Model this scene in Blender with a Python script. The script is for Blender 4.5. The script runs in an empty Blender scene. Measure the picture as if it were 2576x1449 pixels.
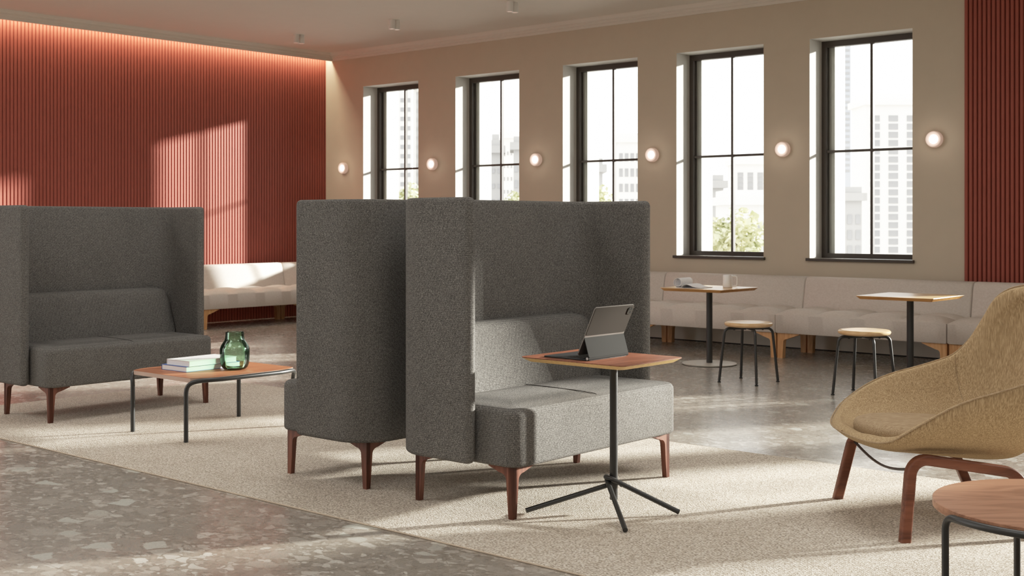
import bpy, bmesh, math, random
from mathutils import Vector, Matrix
random.seed(7)
C = bpy.context.scene.collection
PI = math.pi
def R(d): return math.radians(d)

# ------------------------------------------------------------------ materials
def lin(c):
    def f(v):
        v /= 255.0
        return v/12.92 if v <= 0.04045 else ((v+0.055)/1.055)**2.4
    return (f(c[0]), f(c[1]), f(c[2]), 1.0)

class NT:
    def __init__(s, name):
        s.m = bpy.data.materials.new(name); s.m.use_nodes = True
        s.t = s.m.node_tree; s.t.nodes.clear()
        s.out = s.n('ShaderNodeOutputMaterial')
    def n(s, typ, **kw):
        nd = s.t.nodes.new(typ)
        for k, v in kw.items():
            if k.startswith('_'): nd.inputs[k[1:].replace('_', ' ')].default_value = v
            else: setattr(nd, k, v)
        return nd
    def l(s, a, b): s.t.links.new(a, b)
    def coord(s, scale=(1, 1, 1), rot=(0, 0, 0), loc=(0, 0, 0)):
        tc = s.n('ShaderNodeTexCoord'); mp = s.n('ShaderNodeMapping')
        mp.inputs['Scale'].default_value = scale; mp.inputs['Rotation'].default_value = rot
        mp.inputs['Location'].default_value = loc
        s.l(tc.outputs['Object'], mp.inputs['Vector']); return mp.outputs['Vector']
    def noise(s, vec, scale, detail=4, rough=0.55, dist=0):
        nd = s.n('ShaderNodeTexNoise'); nd.inputs['Scale'].default_value = scale
        nd.inputs['Detail'].default_value = detail; nd.inputs['Roughness'].default_value = rough
        nd.inputs['Distortion'].default_value = dist
        s.l(vec, nd.inputs['Vector']); return nd
    def vor(s, vec, scale, feature='F1', rnd=1.0):
        nd = s.n('ShaderNodeTexVoronoi', feature=feature); nd.inputs['Scale'].default_value = scale
        nd.inputs['Randomness'].default_value = rnd
        s.l(vec, nd.inputs['Vector']); return nd
    def ramp(s, fac, stops):
        nd = s.n('ShaderNodeValToRGB'); e = nd.color_ramp.elements
        while len(e) < len(stops): e.new(0.5)
        for i, (p, c) in enumerate(stops): e[i].position = p; e[i].color = c
        s.l(fac, nd.inputs['Fac']); return nd.outputs['Color']
    def math(s, op, a, b=0.0, clamp=False):
        nd = s.n('ShaderNodeMath', operation=op, use_clamp=clamp)
        for i, v in enumerate((a, b)):
            if isinstance(v, (int, float)): nd.inputs[i].default_value = v
            else: s.l(v, nd.inputs[i])
        return nd.outputs[0]
    def mix(s, fac, a, b, typ='MIX'):
        nd = s.n('ShaderNodeMixRGB', blend_type=typ)
        for i, v in enumerate((fac, a, b)):
            if isinstance(v, (int, float)): nd.inputs[i].default_value = v
            elif isinstance(v, tuple): nd.inputs[i].default_value = v
            else: s.l(v, nd.inputs[i])
        return nd.outputs[0]
    def bsdf(s, col, rough=0.6, bump=None, bstr=0.3, bdist=0.002, metal=0.0, spec=0.5, sheen=0.0):
        b = s.n('ShaderNodeBsdfPrincipled')
        if isinstance(col, tuple): b.inputs['Base Color'].default_value = col
        else: s.l(col, b.inputs['Base Color'])
        if isinstance(rough, (int, float)): b.inputs['Roughness'].default_value = rough
        else: s.l(rough, b.inputs['Roughness'])
        b.inputs['Metallic'].default_value = metal
        b.inputs['Specular IOR Level'].default_value = spec
        if sheen: b.inputs['Sheen Weight'].default_value = sheen; b.inputs['Sheen Roughness'].default_value = 0.5
        if bump is not None:
            bp = s.n('ShaderNodeBump'); bp.inputs['Strength'].default_value = bstr
            bp.inputs['Distance'].default_value = bdist
            s.l(bump, bp.inputs['Height']); s.l(bp.outputs['Normal'], b.inputs['Normal'])
        s.l(b.outputs[0], s.out.inputs['Surface']); return b

def plain(name, rgb, rough=0.5, metal=0.0, spec=0.5, var=0.06, nscale=6):
    t = NT(name); v = t.coord(); n = t.noise(v, nscale)
    c = lin(rgb)
    lo = tuple(x*(1-var) for x in c[:3])+(1,); hi = tuple(min(1, x*(1+var)) for x in c[:3])+(1,)
    t.bsdf(t.ramp(n.outputs['Fac'], [(0.3, lo), (0.7, hi)]), rough, metal=metal, spec=spec)
    return t.m

def fabric(name, dark, mid, light, cell=130, bstr=0.22, sheen=0.0):
    """coarse woven wool: small loops with a fine salt-and-pepper yarn"""
    t = NT(name); v = t.coord((1, 1, 1), (0.35, 0.23, 0.41))
    vo = t.vor(v, cell, 'F1', 0.55)
    sp = t.noise(t.coord(), 420, 2, 0.6)
    col = t.ramp(sp.outputs['Fac'], [(0.30, lin(dark)), (0.50, lin(mid)), (0.72, lin(light))])
    gap = t.ramp(vo.outputs['Distance'], [(0.25, (1.06, 1.06, 1.06, 1)), (0.75, (0.66, 0.66, 0.66, 1))])
    big = t.noise(t.coord(), 5, 3)
    bc = t.ramp(big.outputs['Fac'], [(0.3, (0.95, 0.95, 0.95, 1)), (0.7, (1.04, 1.04, 1.04, 1))])
    col = t.mix(1.0, t.mix(1.0, col, gap, 'MULTIPLY'), bc, 'MULTIPLY')
    sx = t.n('ShaderNodeSeparateXYZ'); t.l(t.coord(), sx.inputs[0])
    rows = t.math('SINE', t.math('MULTIPLY', sx.outputs[2], 2*PI/0.0082))
    cols = t.math('SINE', t.math('MULTIPLY', t.math('ADD', sx.outputs[0], sx.outputs[1]), 2*PI/0.0074))
    wv = t.math('ADD', t.math('MULTIPLY', rows, 0.13), t.math('ADD', t.math('MULTIPLY', cols, 0.07), 0.98))
    col = t.mix(1.0, col, wv, 'MULTIPLY')
    h = t.math('SUBTRACT', t.math('MULTIPLY', sp.outputs['Fac'], 0.6), vo.outputs['Distance'])
    t.bsdf(col, 0.95, h, bstr, 0.003, spec=0.15, sheen=sheen)
    return t.m

def strand(name, dark, mid, light, along=(1, 1, 1), scale=170):
    """slubby woven upholstery with fine streaks"""
    t = NT(name)
    n1 = t.noise(t.coord(along), scale, 2, 0.5); n2 = t.noise(t.coord((1, 1, 1), (0.3, 0.5, 0.2)), 420, 2)
    n3 = t.noise(t.coord(tuple(0.5*a for a in along)), scale, 2)
    f = t.math('ADD', t.math('MULTIPLY', n1.outputs['Fac'], 0.5), t.math('ADD', t.math('MULTIPLY', n2.outputs['Fac'], 0.2), t.math('MULTIPLY', n3.outputs['Fac'], 0.3)))
    col = t.ramp(f, [(0.38, lin(dark)), (0.5, lin(mid)), (0.62, lin(light))])
    t.bsdf(col, 0.9, f, 0.12, 0.002, spec=0.2)
    return t.m

def wood(name, dark, mid, light, along='y', rings=9, rough=0.45, fine=1.0):
    sc = {'x': (0.12, 1, 1), 'y': (1, 0.12, 1), 'z': (1, 1, 0.12)}[along]
    t = NT(name); v = t.coord(sc)
    w = t.noise(v, rings, 3, 0.5, 1.2)
    band = t.math('FRACT', t.math('MULTIPLY', w.outputs['Fac'], 5.0))
    tri = t.math('ABSOLUTE', t.math('SUBTRACT', band, 0.5))
    sf = {'x': (0.03, 1, 1), 'y': (1, 0.03, 1), 'z': (1, 1, 0.03)}[along]
    fi = t.noise(t.coord(sf), 260*fine, 3, 0.6)
    f = t.math('ADD', t.math('MULTIPLY', tri, 1.0), t.math('MULTIPLY', t.math('SUBTRACT', fi.outputs['Fac'], 0.5), 0.7))
    col = t.ramp(f, [(0.0, lin(dark)), (0.25, lin(mid)), (0.6, lin(light))])
    t.bsdf(col, rough, fi.outputs['Fac'], 0.08, 0.001, spec=0.35)
    return t.m

def m_floor():
    t = NT('stone_floor'); v0 = t.coord()
    wn = t.noise(v0, 6, 4, 0.6)
    wv = t.n('ShaderNodeMixRGB', blend_type='ADD'); wv.inputs[0].default_value = 0.09
    t.l(v0, wv.inputs[1]); t.l(wn.outputs['Color'], wv.inputs[2]); v = wv.outputs[0]
    fine = t.noise(v, 38, 6, 0.7)
    base = t.ramp(fine.outputs['Fac'], [(0.3, lin((119, 112, 104))), (0.5, lin((148, 141, 131))), (0.72, lin((169, 163, 154)))])
    broad = t.noise(v0, 0.9, 3)
    base = t.mix(1.0, base, t.ramp(broad.outputs['Fac'], [(0.35, (0.86, 0.84, 0.82, 1)), (0.65, (1.06, 1.05, 1.05, 1))]), 'MULTIPLY')
    def stones(base, scale, thr, edge, cols, offs):
        vv = t.n('ShaderNodeMapping'); vv.inputs['Location'].default_value = (offs, offs*1.7, 0)
        vv.inputs['Scale'].default_value = (1.0, 1.35, 1.0); vv.inputs['Rotation'].default_value = (0, 0, offs)
        t.l(v, vv.inputs['Vector'])
        f1 = t.vor(vv.outputs['Vector'], scale); de = t.vor(vv.outputs['Vector'], scale, 'DISTANCE_TO_EDGE')
        sp = t.n('ShaderNodeSeparateColor'); t.l(f1.outputs['Color'], sp.inputs[0])
        pick = t.math('GREATER_THAN', sp.outputs[0], thr)
        inside = t.ramp(de.outputs['Distance'], [(edge, (0, 0, 0, 1)), (edge+0.035, (1, 1, 1, 1))])
        mask = t.math('MULTIPLY', pick, inside)
        c = t.ramp(sp.outputs[1], cols)
        c = t.mix(0.22, c, fine.outputs['Fac'], 'OVERLAY')
        return t.mix(mask, base, c), mask
    base, _ = stones(base, 34, 0.5, 0.05, [(0, lin((131, 124, 116))), (0.6, lin((166, 159, 150))), (1, lin((187, 183, 175)))], 0.4)
    base, _ = stones(base, 15, 0.62, 0.06, [(0, lin((137, 130, 120))), (0.6, lin((166, 159, 150))), (1, lin((193, 189, 181)))], 1.3)
    base, _ = stones(base, 7.5, 0.74, 0.09, [(0, lin((139, 132, 123))), (0.75, lin((164, 158, 149))), (1, lin((191, 192, 184)))], 2.2)
    # tile joints every 1.2 m
    sx = t.n('ShaderNodeSeparateXYZ'); t.l(v0, sx.inputs[0])
    def joint(o, off):
        fr = t.math('FRACT', t.math('MULTIPLY', t.math('ADD', o, off), 1/1.195))
        return t.math('LESS_THAN', t.math('ABSOLUTE', t.math('SUBTRACT', fr, 0.5)), 0.0011)
    j = t.math('MAXIMUM', joint(sx.outputs[0], 4.82+0.5975), joint(sx.outputs[1], -2.45+0.5975))
    base = t.mix(t.math('MULTIPLY', j, 0.6), base, lin((77, 70, 64)))
    rg = t.ramp(fine.outputs['Fac'], [(0.3, (0.30, 0.30, 0.30, 1)), (0.7, (0.22, 0.22, 0.22, 1))])
    t.bsdf(base, rg, fine.outputs['Fac'], 0.04, 0.002, spec=0.6)
    return t.m

def m_rug():
    t = NT('woven_rug'); v = t.coord((1.0, 1.0, 1.0), (0, 0, R(18)))
    vo = t.vor(v, 100, 'F1', 0.3); sp = t.n('ShaderNodeSeparateColor'); t.l(vo.outputs['Color'], sp.inputs[0])
    col = t.ramp(sp.outputs[0], [(0.0, lin((200, 190, 176))), (0.5, lin((224, 215, 202))), (1.0, lin((238, 231, 220)))])
    gap = t.ramp(vo.outputs['Distance'], [(0.34, (1, 1, 1, 1)), (0.50, (0.60, 0.57, 0.54, 1)), (0.66, (0.26, 0.24, 0.22, 1))])
    n = t.noise(t.coord(), 3, 4)
    br = t.ramp(n.outputs['Fac'], [(0.3, (0.93, 0.92, 0.91, 1)), (0.7, (1.03, 1.03, 1.03, 1))])
    col = t.mix(1.0, t.mix(1.0, col, gap, 'MULTIPLY'), br, 'MULTIPLY')
    t.bsdf(col, 0.95, t.math('SUBTRACT', 1.0, vo.outputs['Distance']), 0.7, 0.004, spec=0.1)
    return t.m

def m_glass_pane():
    t = NT('window_glass')
    tr = t.n('ShaderNodeBsdfTransparent'); tr.inputs[0].default_value = (0.97, 0.98, 0.975, 1)
    gl = t.n('ShaderNodeBsdfGlossy'); gl.inputs['Roughness'].default_value = 0.02
    mx = t.n('ShaderNodeMixShader'); fr = t.n('ShaderNodeFresnel'); fr.inputs[0].default_value = 1.25
    t.l(fr.outputs[0], mx.inputs[0]); t.l(tr.outputs[0], mx.inputs[1]); t.l(gl.outputs[0], mx.inputs[2])
    t.l(mx.outputs[0], t.out.inputs[0]); return t.m

def m_green_glass():
    t = NT('green_glass')
    tr = t.n('ShaderNodeBsdfTransparent')
    lw = t.n('ShaderNodeLayerWeight'); lw.inputs[0].default_value = 0.35
    t.l(t.ramp(lw.outputs['Facing'], [(0.0, (0.80, 0.92, 0.84, 1)), (0.45, (0.68, 0.86, 0.74, 1)), (0.80, (0.30, 0.50, 0.38, 1)), (0.97, (0.08, 0.16, 0.11, 1))]), tr.inputs[0])
    gl = t.n('ShaderNodeBsdfGlossy'); gl.inputs['Roughness'].default_value = 0.03
    gl.inputs[0].default_value = (0.85, 1.0, 0.9, 1)
    fr = t.n('ShaderNodeFresnel'); fr.inputs[0].default_value = 1.45
    mx = t.n('ShaderNodeMixShader')
    t.l(fr.outputs[0], mx.inputs[0]); t.l(tr.outputs[0], mx.inputs[1]); t.l(gl.outputs[0], mx.inputs[2])
    t.l(mx.outputs[0], t.out.inputs[0]); return t.m

def m_emit(name, rgb, strength):
    t = NT(name); e = t.n('ShaderNodeEmission'); e.inputs[1].default_value = strength
    n = t.noise(t.coord(), 3)
    c = lin(rgb); t.l(t.ramp(n.outputs['Fac'], [(0, c), (1, c)]), e.inputs[0])
    t.l(e.outputs[0], t.out.inputs[0]); return t.m

def m_frosted(name, rgb, glow):
    t = NT(name)
    n = t.noise(t.coord(), 8)
    c = lin(rgb)
    b = t.bsdf(t.ramp(n.outputs['Fac'], [(0, c), (1, c)]), 0.35)
    b.inputs['Emission Color'].default_value = lin((255, 222, 205)); b.inputs['Emission Strength'].default_value = glow
    return t.m

def m_leaf():
    t = NT('sunlit_leaves'); n = t.noise(t.coord(), 1.3, 3)
    col = t.ramp(n.outputs['Fac'], [(0.3, lin((168, 174, 138))), (0.6, lin((216, 214, 178)))])
    t.bsdf(col, 0.7, spec=0.2); return t.m

MAT = {}
def build_materials():
    MAT['floor'] = m_floor(); MAT['rug'] = m_rug()
    MAT['rug_edge'] = plain('rug_binding', (196, 180, 162), 0.9)
    MAT['wall'] = plain('wall_paint', (206, 196, 179), 0.85, var=0.015, spec=0.2)
    MAT['reveal'] = plain('white_paint', (222, 221, 216), 0.8, var=0.01, spec=0.2)
    MAT['ceiling'] = plain('ceiling_paint', (226, 222, 214), 0.9, var=0.01, spec=0.1)
    MAT['cornice'] = plain('cornice_paint', (226, 222, 214), 0.8, var=0.01, spec=0.2)
    MAT['skirt'] = plain('under_bench_paint', (236, 234, 228), 0.8, var=0.02)
    MAT['red'] = plain('red_ribbed_panel', (158, 84, 71), 0.55, var=0.03, spec=0.3)
    MAT['dark_frame'] = plain('dark_bronze_metal', (70, 62, 56), 0.45, spec=0.4)
    MAT['black'] = plain('black_gap', (22, 20, 18), 0.7)
    MAT['black_metal'] = plain('black_powder_coat', (36, 37, 37), 0.38, spec=0.6, var=0.04)
    MAT['grey_metal'] = plain('grey_base_plate', (186, 182, 173), 0.45, spec=0.5)
    MAT['charcoal'] = fabric('charcoal_weave', (66, 65, 63), (106, 104, 101), (164, 161, 157))
    MAT['seam'] = plain('dark_seam', (70, 68, 66), 0.95)
    MAT['linen'] = strand('pale_linen', (206, 198, 190), (213, 206, 199), (219, 212, 206), (0.2, 1, 1), 260)
    MAT['tan'] = strand('tan_weave', (150, 127, 96), (174, 150, 116), (196, 174, 140), (1, 1, 0.08), 330)
    MAT['tan_dark'] = strand('tan_weave_pad', (146, 124, 98), (166, 144, 115), (184, 164, 136), (0.08, 1, 1), 330)
    MAT['walnut'] = wood('walnut', (112, 66, 47), (130, 80, 58), (144, 93, 70), 'y', 12)
    MAT['walnut_y'] = wood('walnut_along', (140, 84, 56), (158, 100, 68), (172, 114, 82), 'y', 12)
    MAT['walnut_leg'] = wood('walnut_leg', (96, 56, 42), (116, 70, 53), (130, 82, 64), 'z', 10)
    MAT['walnut_frame'] = wood('bent_walnut', (94, 55, 40), (116, 70, 51), (130, 82, 61), 'x', 6)
    MAT['walnut_side'] = wood('walnut_round', (148, 106, 82), (166, 122, 96), (178, 134, 108), 'x', 9)
    MAT['oak'] = wood('light_oak', (214, 176, 130), (226, 190, 146), (234, 202, 162), 'x', 10, rough=0.3)
    MAT['oak_edge'] = wood('oak_edge', (196, 142, 82), (212, 158, 96), (222, 172, 112), 'x', 8)
    MAT['oak_leg'] = wood('oak_leg', (202, 152, 102), (216, 168, 118), (226, 182, 136), 'z', 10)
    MAT['ply'] = plain('pale_ply_edge', (222, 184, 120), 0.5, var=0.12, nscale=60)
    MAT['end_grain'] = plain('pale_table_end', (186, 160, 146), 0.5)
    MAT['glass'] = m_glass_pane(); MAT['green'] = m_green_glass()
    MAT['lamp_core'] = m_emit('lamp_core', (255, 236, 222), 4.5)
    MAT['lamp_glass'] = m_frosted('lamp_glass', (236, 206, 194), 0.22)
    MAT['white_metal'] = plain('white_metal', (235, 233, 230), 0.5)
    MAT['paper'] = plain('paper', (236, 236, 238), 0.8, var=0.02, nscale=200)
    MAT['print'] = plain('printed_page', (196, 198, 204), 0.6, var=0.35, nscale=40)
    MAT['blue'] = plain('blue_cloth_cover', (58, 98, 168), 0.6)
    MAT['white_cover'] = plain('white_cover', (226, 224, 222), 0.5)
    MAT['ceramic'] = plain('white_ceramic', (240, 240, 240), 0.15, spec=0.6, var=0.01)
    MAT['space_grey'] = plain('dark_grey_aluminium', (120, 116, 112), 0.45, metal=0.6, var=0.02)
    MAT['folio'] = plain('grey_folio', (60, 60, 59), 0.95, spec=0.0, var=0.03)
    MAT['folio_back'] = plain('warm_grey_folio', (62, 58, 54), 0.9, var=0.03, spec=0.05)
    MAT['keyboard'] = plain('black_keyboard', (30, 31, 32), 0.5)
    MAT['lens'] = plain('camera_glass', (14, 14, 14), 0.1)
    MAT['chrome'] = plain('silver_hinge_cap', (190, 190, 195), 0.25, metal=0.9)
    MAT['facade'] = plain('pale_facade', (238, 236, 232), 0.9, var=0.03, nscale=0.3)
    MAT['facade_grey'] = plain('grey_facade', (172, 171, 170), 0.9, var=0.05, nscale=0.4)
    MAT['facade_glass'] = plain('blue_grey_facade', (176, 181, 190), 0.6, var=0.05, nscale=0.4)
    MAT['facade_win'] = plain('facade_window', (150, 150, 152), 0.5, var=0.12, nscale=0.5)
    MAT['leaf'] = m_leaf(); MAT['bark'] = plain('bark', (96, 84, 70), 0.9)
    MAT['street'] = plain('pale_street', (176, 172, 166), 0.9)
build_materials()

# ------------------------------------------------------------------ mesh helpers
def obj(name, bm, mat, parent=None, smooth=True, angle=40, label=None):
    me = bpy.data.meshes.new(name)
    bmesh.ops.recalc_face_normals(bm, faces=bm.faces)
    bm.to_mesh(me); bm.free()
    for m in (mat if isinstance(mat, (list, tuple)) else [mat]): me.materials.append(m)
    if smooth:
        me.polygons.foreach_set('use_smooth', [True]*len(me.polygons))
        me.set_sharp_from_angle(angle=R(angle))
    o = bpy.data.objects.new(name, me); C.objects.link(o)
    if parent is not None: o.parent = parent
    if label: o['label'] = label
    return o
def thing(name, label, cat, loc=(0, 0, 0), rotz=0, group=None):
    o = bpy.data.objects.new(name, None); C.objects.link(o)
    o.empty_display_size = 0.1
    o.location = loc; o.rotation_euler = (0, 0, rotz)
    tag(o, label, cat, group); return o
def tag(o, label, cat, group=None, kind=None):
    o['label'] = label; o['category'] = cat
    if group: o['group'] = group
    if kind: o['kind'] = kind
    return o
def struct(o): o['kind'] = 'structure'; return o
def dup(root, loc, rotz, label):
    r = root.copy(); C.objects.link(r); r.location = loc; r.rotation_euler = (0, 0, rotz); r['label'] = label
    for ch in list(root.children):
        c = ch.copy(); C.objects.link(c); c.parent = r
        for g in list(ch.children):
            d = g.copy(); C.objects.link(d); d.parent = c
    return r

def NB(): return bmesh.new()
def box(bm, x0, x1, y0, y1, z0, z1, bev=0.0, seg=2, mi=0):
    vs = [bm.verts.new(p) for p in ((x0,y0,z0),(x1,y0,z0),(x1,y1,z0),(x0,y1,z0),(x0,y0,z1),(x1,y0,z1),(x1,y1,z1),(x0,y1,z1))]
    fs = [bm.faces.new([vs[i] for i in q]) for q in ((0,3,2,1),(4,5,6,7),(0,1,5,4),(1,2,6,5),(2,3,7,6),(3,0,4,7))]
    for f in fs: f.material_index = mi
    if bev > 0:
        es = list({e for f in fs for e in f.edges})
        bmesh.ops.bevel(bm, geom=es, offset=bev, segments=seg, profile=0.5, affect='EDGES')
    return vs
def rings(bm, rs, cap0=True, cap1=True, closed=True, mi=0):
    """loft a list of equal-length point rings"""
    vr = [[bm.verts.new(p) for p in r] for r in rs]
    n = len(vr[0]); m = n if closed else n-1
    for a, b in zip(vr, vr[1:]):
        for i in range(m):
            j = (i+1) % n
            try: bm.faces.new((a[i], a[j], b[j], b[i])).material_index = mi
            except ValueError: pass
    if cap0: bm.faces.new(list(reversed(vr[0]))).material_index = mi
    if cap1: bm.faces.new(vr[-1]).material_index = mi
    return vr
def prism(bm, poly, axis, a0, a1, mi=0, bev=0.0):
    """extrude 2-D polygon: axis 'y' -> poly is (x,z); 'x' -> (y,z); 'z' -> (x,y)"""
    def P(p, a): return {'y': (p[0], a, p[1]), 'x': (a, p[0], p[1]), 'z': (p[0], p[1], a)}[axis]
    before = set(bm.faces)
    rings(bm, [[P(p, a0) for p in poly], [P(p, a1) for p in poly]], mi=mi)
    if bev > 0:
        fs = [f for f in bm.faces if f not in before]
        es = [e for e in {e for f in fs for e in f.edges} if e.calc_face_angle(0) > R(50)]
        bmesh.ops.bevel(bm, geom=es, offset=bev, segments=2, profile=0.5, affect='EDGES')
def rrect(x0, x1, y0, y1, r, n=6):
    pts = []
    for cx, cy, a in ((x1-r, y1-r, 0), (x0+r, y1-r, 90), (x0+r, y0+r, 180), (x1-r, y0+r, 270)):
        for k in range(n+1):
            t = R(a+90*k/n); pts.append((cx+r*math.cos(t), cy+r*math.sin(t)))
    return pts
def rslab(bm, x0, x1, y0, y1, z0, z1, rc, rt, rb, crown=0.0, n=6, mi=0):
    """rounded cushion-like block: plan corner rc, top edge rt, bottom edge rb"""
    rs = []
    def ring(ins, z): return [(x, y, z) for x, y in rrect(x0+ins, x1-ins, y0+ins, y1-ins, max(rc-ins, 0.004), n)]
    for k in range(5):
        t = PI/2*k/4
        rs.append(ring(rb*(1-math.sin(t)), z0+rb*(1-math.cos(t))))
    for k in range(5):
        t = PI/2*k/4
        rs.append(ring(rt*(1-math.cos(t)), z1-rt+rt*math.sin(t)))
    if crown:
        w = min(x1-x0, y1-y0)/2
        for q in (0.25, 0.5, 0.75): rs.append(ring(rt+(w-rt-0.012)*q, z1+crown*math.sin(PI/2*q)))
    rings(bm, rs, mi=mi)
def tube(bm, pts, r, n=10, closed=False, cap=True, mi=0):
    pts = [Vector(p) for p in pts]; N = len(pts)
    rr = r if isinstance(r, (list, tuple)) else [r]*N
    tang = []
    for i in range(N):
        a = pts[(i-1) % N] if (closed or i > 0) else pts[i]
        b = pts[(i+1) % N] if (closed or i < N-1) else pts[i]
        tang.append((b-a).normalized())
    up = Vector((0, 0, 1)) if abs(tang[0].z) < 0.9 else Vector((1, 0, 0))
    nrm = (up - tang[0]*up.dot(tang[0])).normalized(); rs = []
    for i in range(N):
        nrm = (nrm - tang[i]*nrm.dot(tang[i])).normalized(); bi = tang[i].cross(nrm)
        rs.append([tuple(pts[i]+nrm*rr[i]*math.cos(2*PI*k/n)+bi*rr[i]*math.sin(2*PI*k/n)) for k in range(n)])
    if closed: rs.append(rs[0]); cap = False
    rings(bm, rs, cap, cap, mi=mi)
def fillet(pts, rad, n=7):
    """round the inner corners of a 3-D polyline"""
    P = [Vector(p) for p in pts]; out = [P[0]]
    for i in range(1, len(P)-1):
        a, b, c = P[i-1], P[i], P[i+1]; r = rad[i-1] if isinstance(rad, (list, tuple)) else rad
        u = (a-b).normalized(); v = (c-b).normalized()
        ang = u.angle(v); d = min(r/math.tan(ang/2), (a-b).length*0.49, (c-b).length*0.49); rr = d*math.tan(ang/2)
        cen = b+(u+v).normalized()*(rr/math.sin(ang/2)); s = b+u*d; e = b+v*d
        for k in range(n+1):
            w = k/n; q = (s-cen).normalized().slerp((e-cen).normalized(), w)
            out.append(cen+q*rr)
    out.append(P[-1]); return out
def lathe(bm, prof, n=40, mi=0, cx=0, cy=0):
    rs = [[(cx+r*math.cos(2*PI*k/n), cy+r*math.sin(2*PI*k/n), z) for k in range(n)] for r, z in prof]
    rings(bm, rs, mi=mi)

# ------------------------------------------------------------------ the room
XW, YW = -13.806, 11.784          # faces of the red wall and the window wall
ZC, ZF = 3.745, -0.008
YB, XR = -6.0, 4.6
b = NB(); box(b, -14.2, XR+0.3, YB, 12.4, ZF-0.2, ZF); struct(obj('floor', b, MAT['floor'], smooth=False))
b = NB(); box(b, -14.2, XR+0.3, YB, 12.4, ZC, ZC+0.25); struct(obj('ceiling', b, MAT['ceiling'], smooth=False))

# windows: five in view, four more further along the same wall
WIN = [(-13.006, -11.910), (-11.219, -10.120), (-9.419, -8.313), (-7.778, -6.672), (-6.131, -5.024),
       (-3.09, -1.99), (-1.47, -0.37), (-0.12, 1.23), (1.75, 2.85)]
ZS, ZH, YO = 0.940, 3.226, 12.30
b = NB()
box(b, -14.2, XR+0.3, YW, YO, ZF, ZS-0.003); box(b, -14.2, XR+0.3, YW, YO, ZH, ZC)
xs = [-14.2]+[v for w in WIN for v in w]+[XR+0.3]
for i in range(0, len(xs), 2): box(b, xs[i], xs[i+1], YW, YO, ZS-0.003, ZH)
for i, (x0, x1) in enumerate(WIN): box(b, x0, x0+0.115, 12.125, 12.36, ZS-0.003, ZH); box(b, x1-0.05, x1, 12.125, 12.36, ZS-0.003, ZH)
for f in b.faces:
    f.normal_update(); f.material_index = 0 if f.normal.y < -0.5 and f.calc_center_median().y < 12 else 1
struct(obj('wall_back', b, [MAT['wall'], MAT['reveal']], smooth=False))

def ribs(bm, a0, a1, pitch, base, depth, z0, z1, axis, sgn):
    """ribbed cladding running along an axis, standing off the wall face"""
    n = int(round((a1-a0)/pitch)); line = [(a0, base)]
    for i in range(n):
        s = a0+i*pitch
        for u, h in ((0.07, 0.0), (0.16, 0.75), (0.30, 1.0), (0.84, 1.0), (0.96, 0.75), (0.995, 0.0)):
            line.append((s+u*pitch, base+sgn*depth*h))
    line.append((a0+n*pitch, base))
    P = (lambda p, z: (p[1], p[0], z)) if axis == 'y' else (lambda p, z: (p[0], p[1], z))
    lo = [bm.verts.new(P(p, z0)) for p in line]; hi = [bm.verts.new(P(p, z1)) for p in line]
    for i in range(len(line)-1): bm.faces.new((lo[i], lo[i+1], hi[i+1], hi[i]))
b = NB(); ribs(b, 0.0, YW-0.001, 0.04505, XW-0.022, 0.022, ZF, ZC, 'y', 1)
box(b, -14.2, XW-0.021, 0.0, 12.4, ZF, ZC)
struct(obj('wall_left', b, MAT['red'], smooth=False))
b = NB(); ribs(b, -4.507, -3.30, 0.04300, YW-0.002, -0.030, ZF, ZC, 'x', 1)
box(b, -4.507, -3.30, YW-0.004, YW-0.001, ZF, ZC)
struct(obj('trim_1', b, MAT['red'], smooth=False))
b = NB(); box(b, XR, XR+0.3, YB, YW, ZF, ZC); struct(obj('wall_right', b, MAT['wall'], smooth=False))
b = NB(); box(b, -14.2, XR+0.3, YB-0.3, YB, ZF, ZC); struct(obj('wall_front', b, MAT['wall'], smooth=False))
# cornices
cz = 3.633
prof = [(YW, cz), (YW-0.018, cz), (YW-0.018, cz+0.03), (YW-0.036, cz+0.036), (YW-0.036, cz+0.062), (YW-0.06, cz+0.072), (YW-0.085, ZC-0.004), (YW-0.085, ZC), (YW, ZC)]
b = NB(); prism(b, prof, 'x', -13.64, XR); struct(obj('trim_2', b, MAT['cornice'], smooth=False))
xf = -13.657
prof = [(xf-0.02, cz), (xf, cz), (xf, cz+0.045), (xf+0.014, cz+0.05), (xf+0.014, cz+0.078), (xf+0.03, cz+0.083), (xf+0.042, ZC-0.004), (xf+0.042, ZC), (xf-0.02, ZC)]
b = NB(); prism(b, prof, 'y', YB, YW-0.001); struct(obj('trim_3', b, MAT['cornice'], smooth=False))
# dark shadow gap at the foot of the window wall, pale skirting under the bench
b = NB(); box(b, -13.6, -4.51, YW-0.010, YW-0.0005, ZF+0.012, 0.235); bb = obj('baseboard_back', b, MAT['skirt'], smooth=False); struct(bb)
b = NB(); box(b, -13.6, -4.51, YW-0.006, YW-0.0005, ZF, ZF+0.012); obj('shadow_gap', b, MAT['black'], bb, smooth=False)

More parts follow.
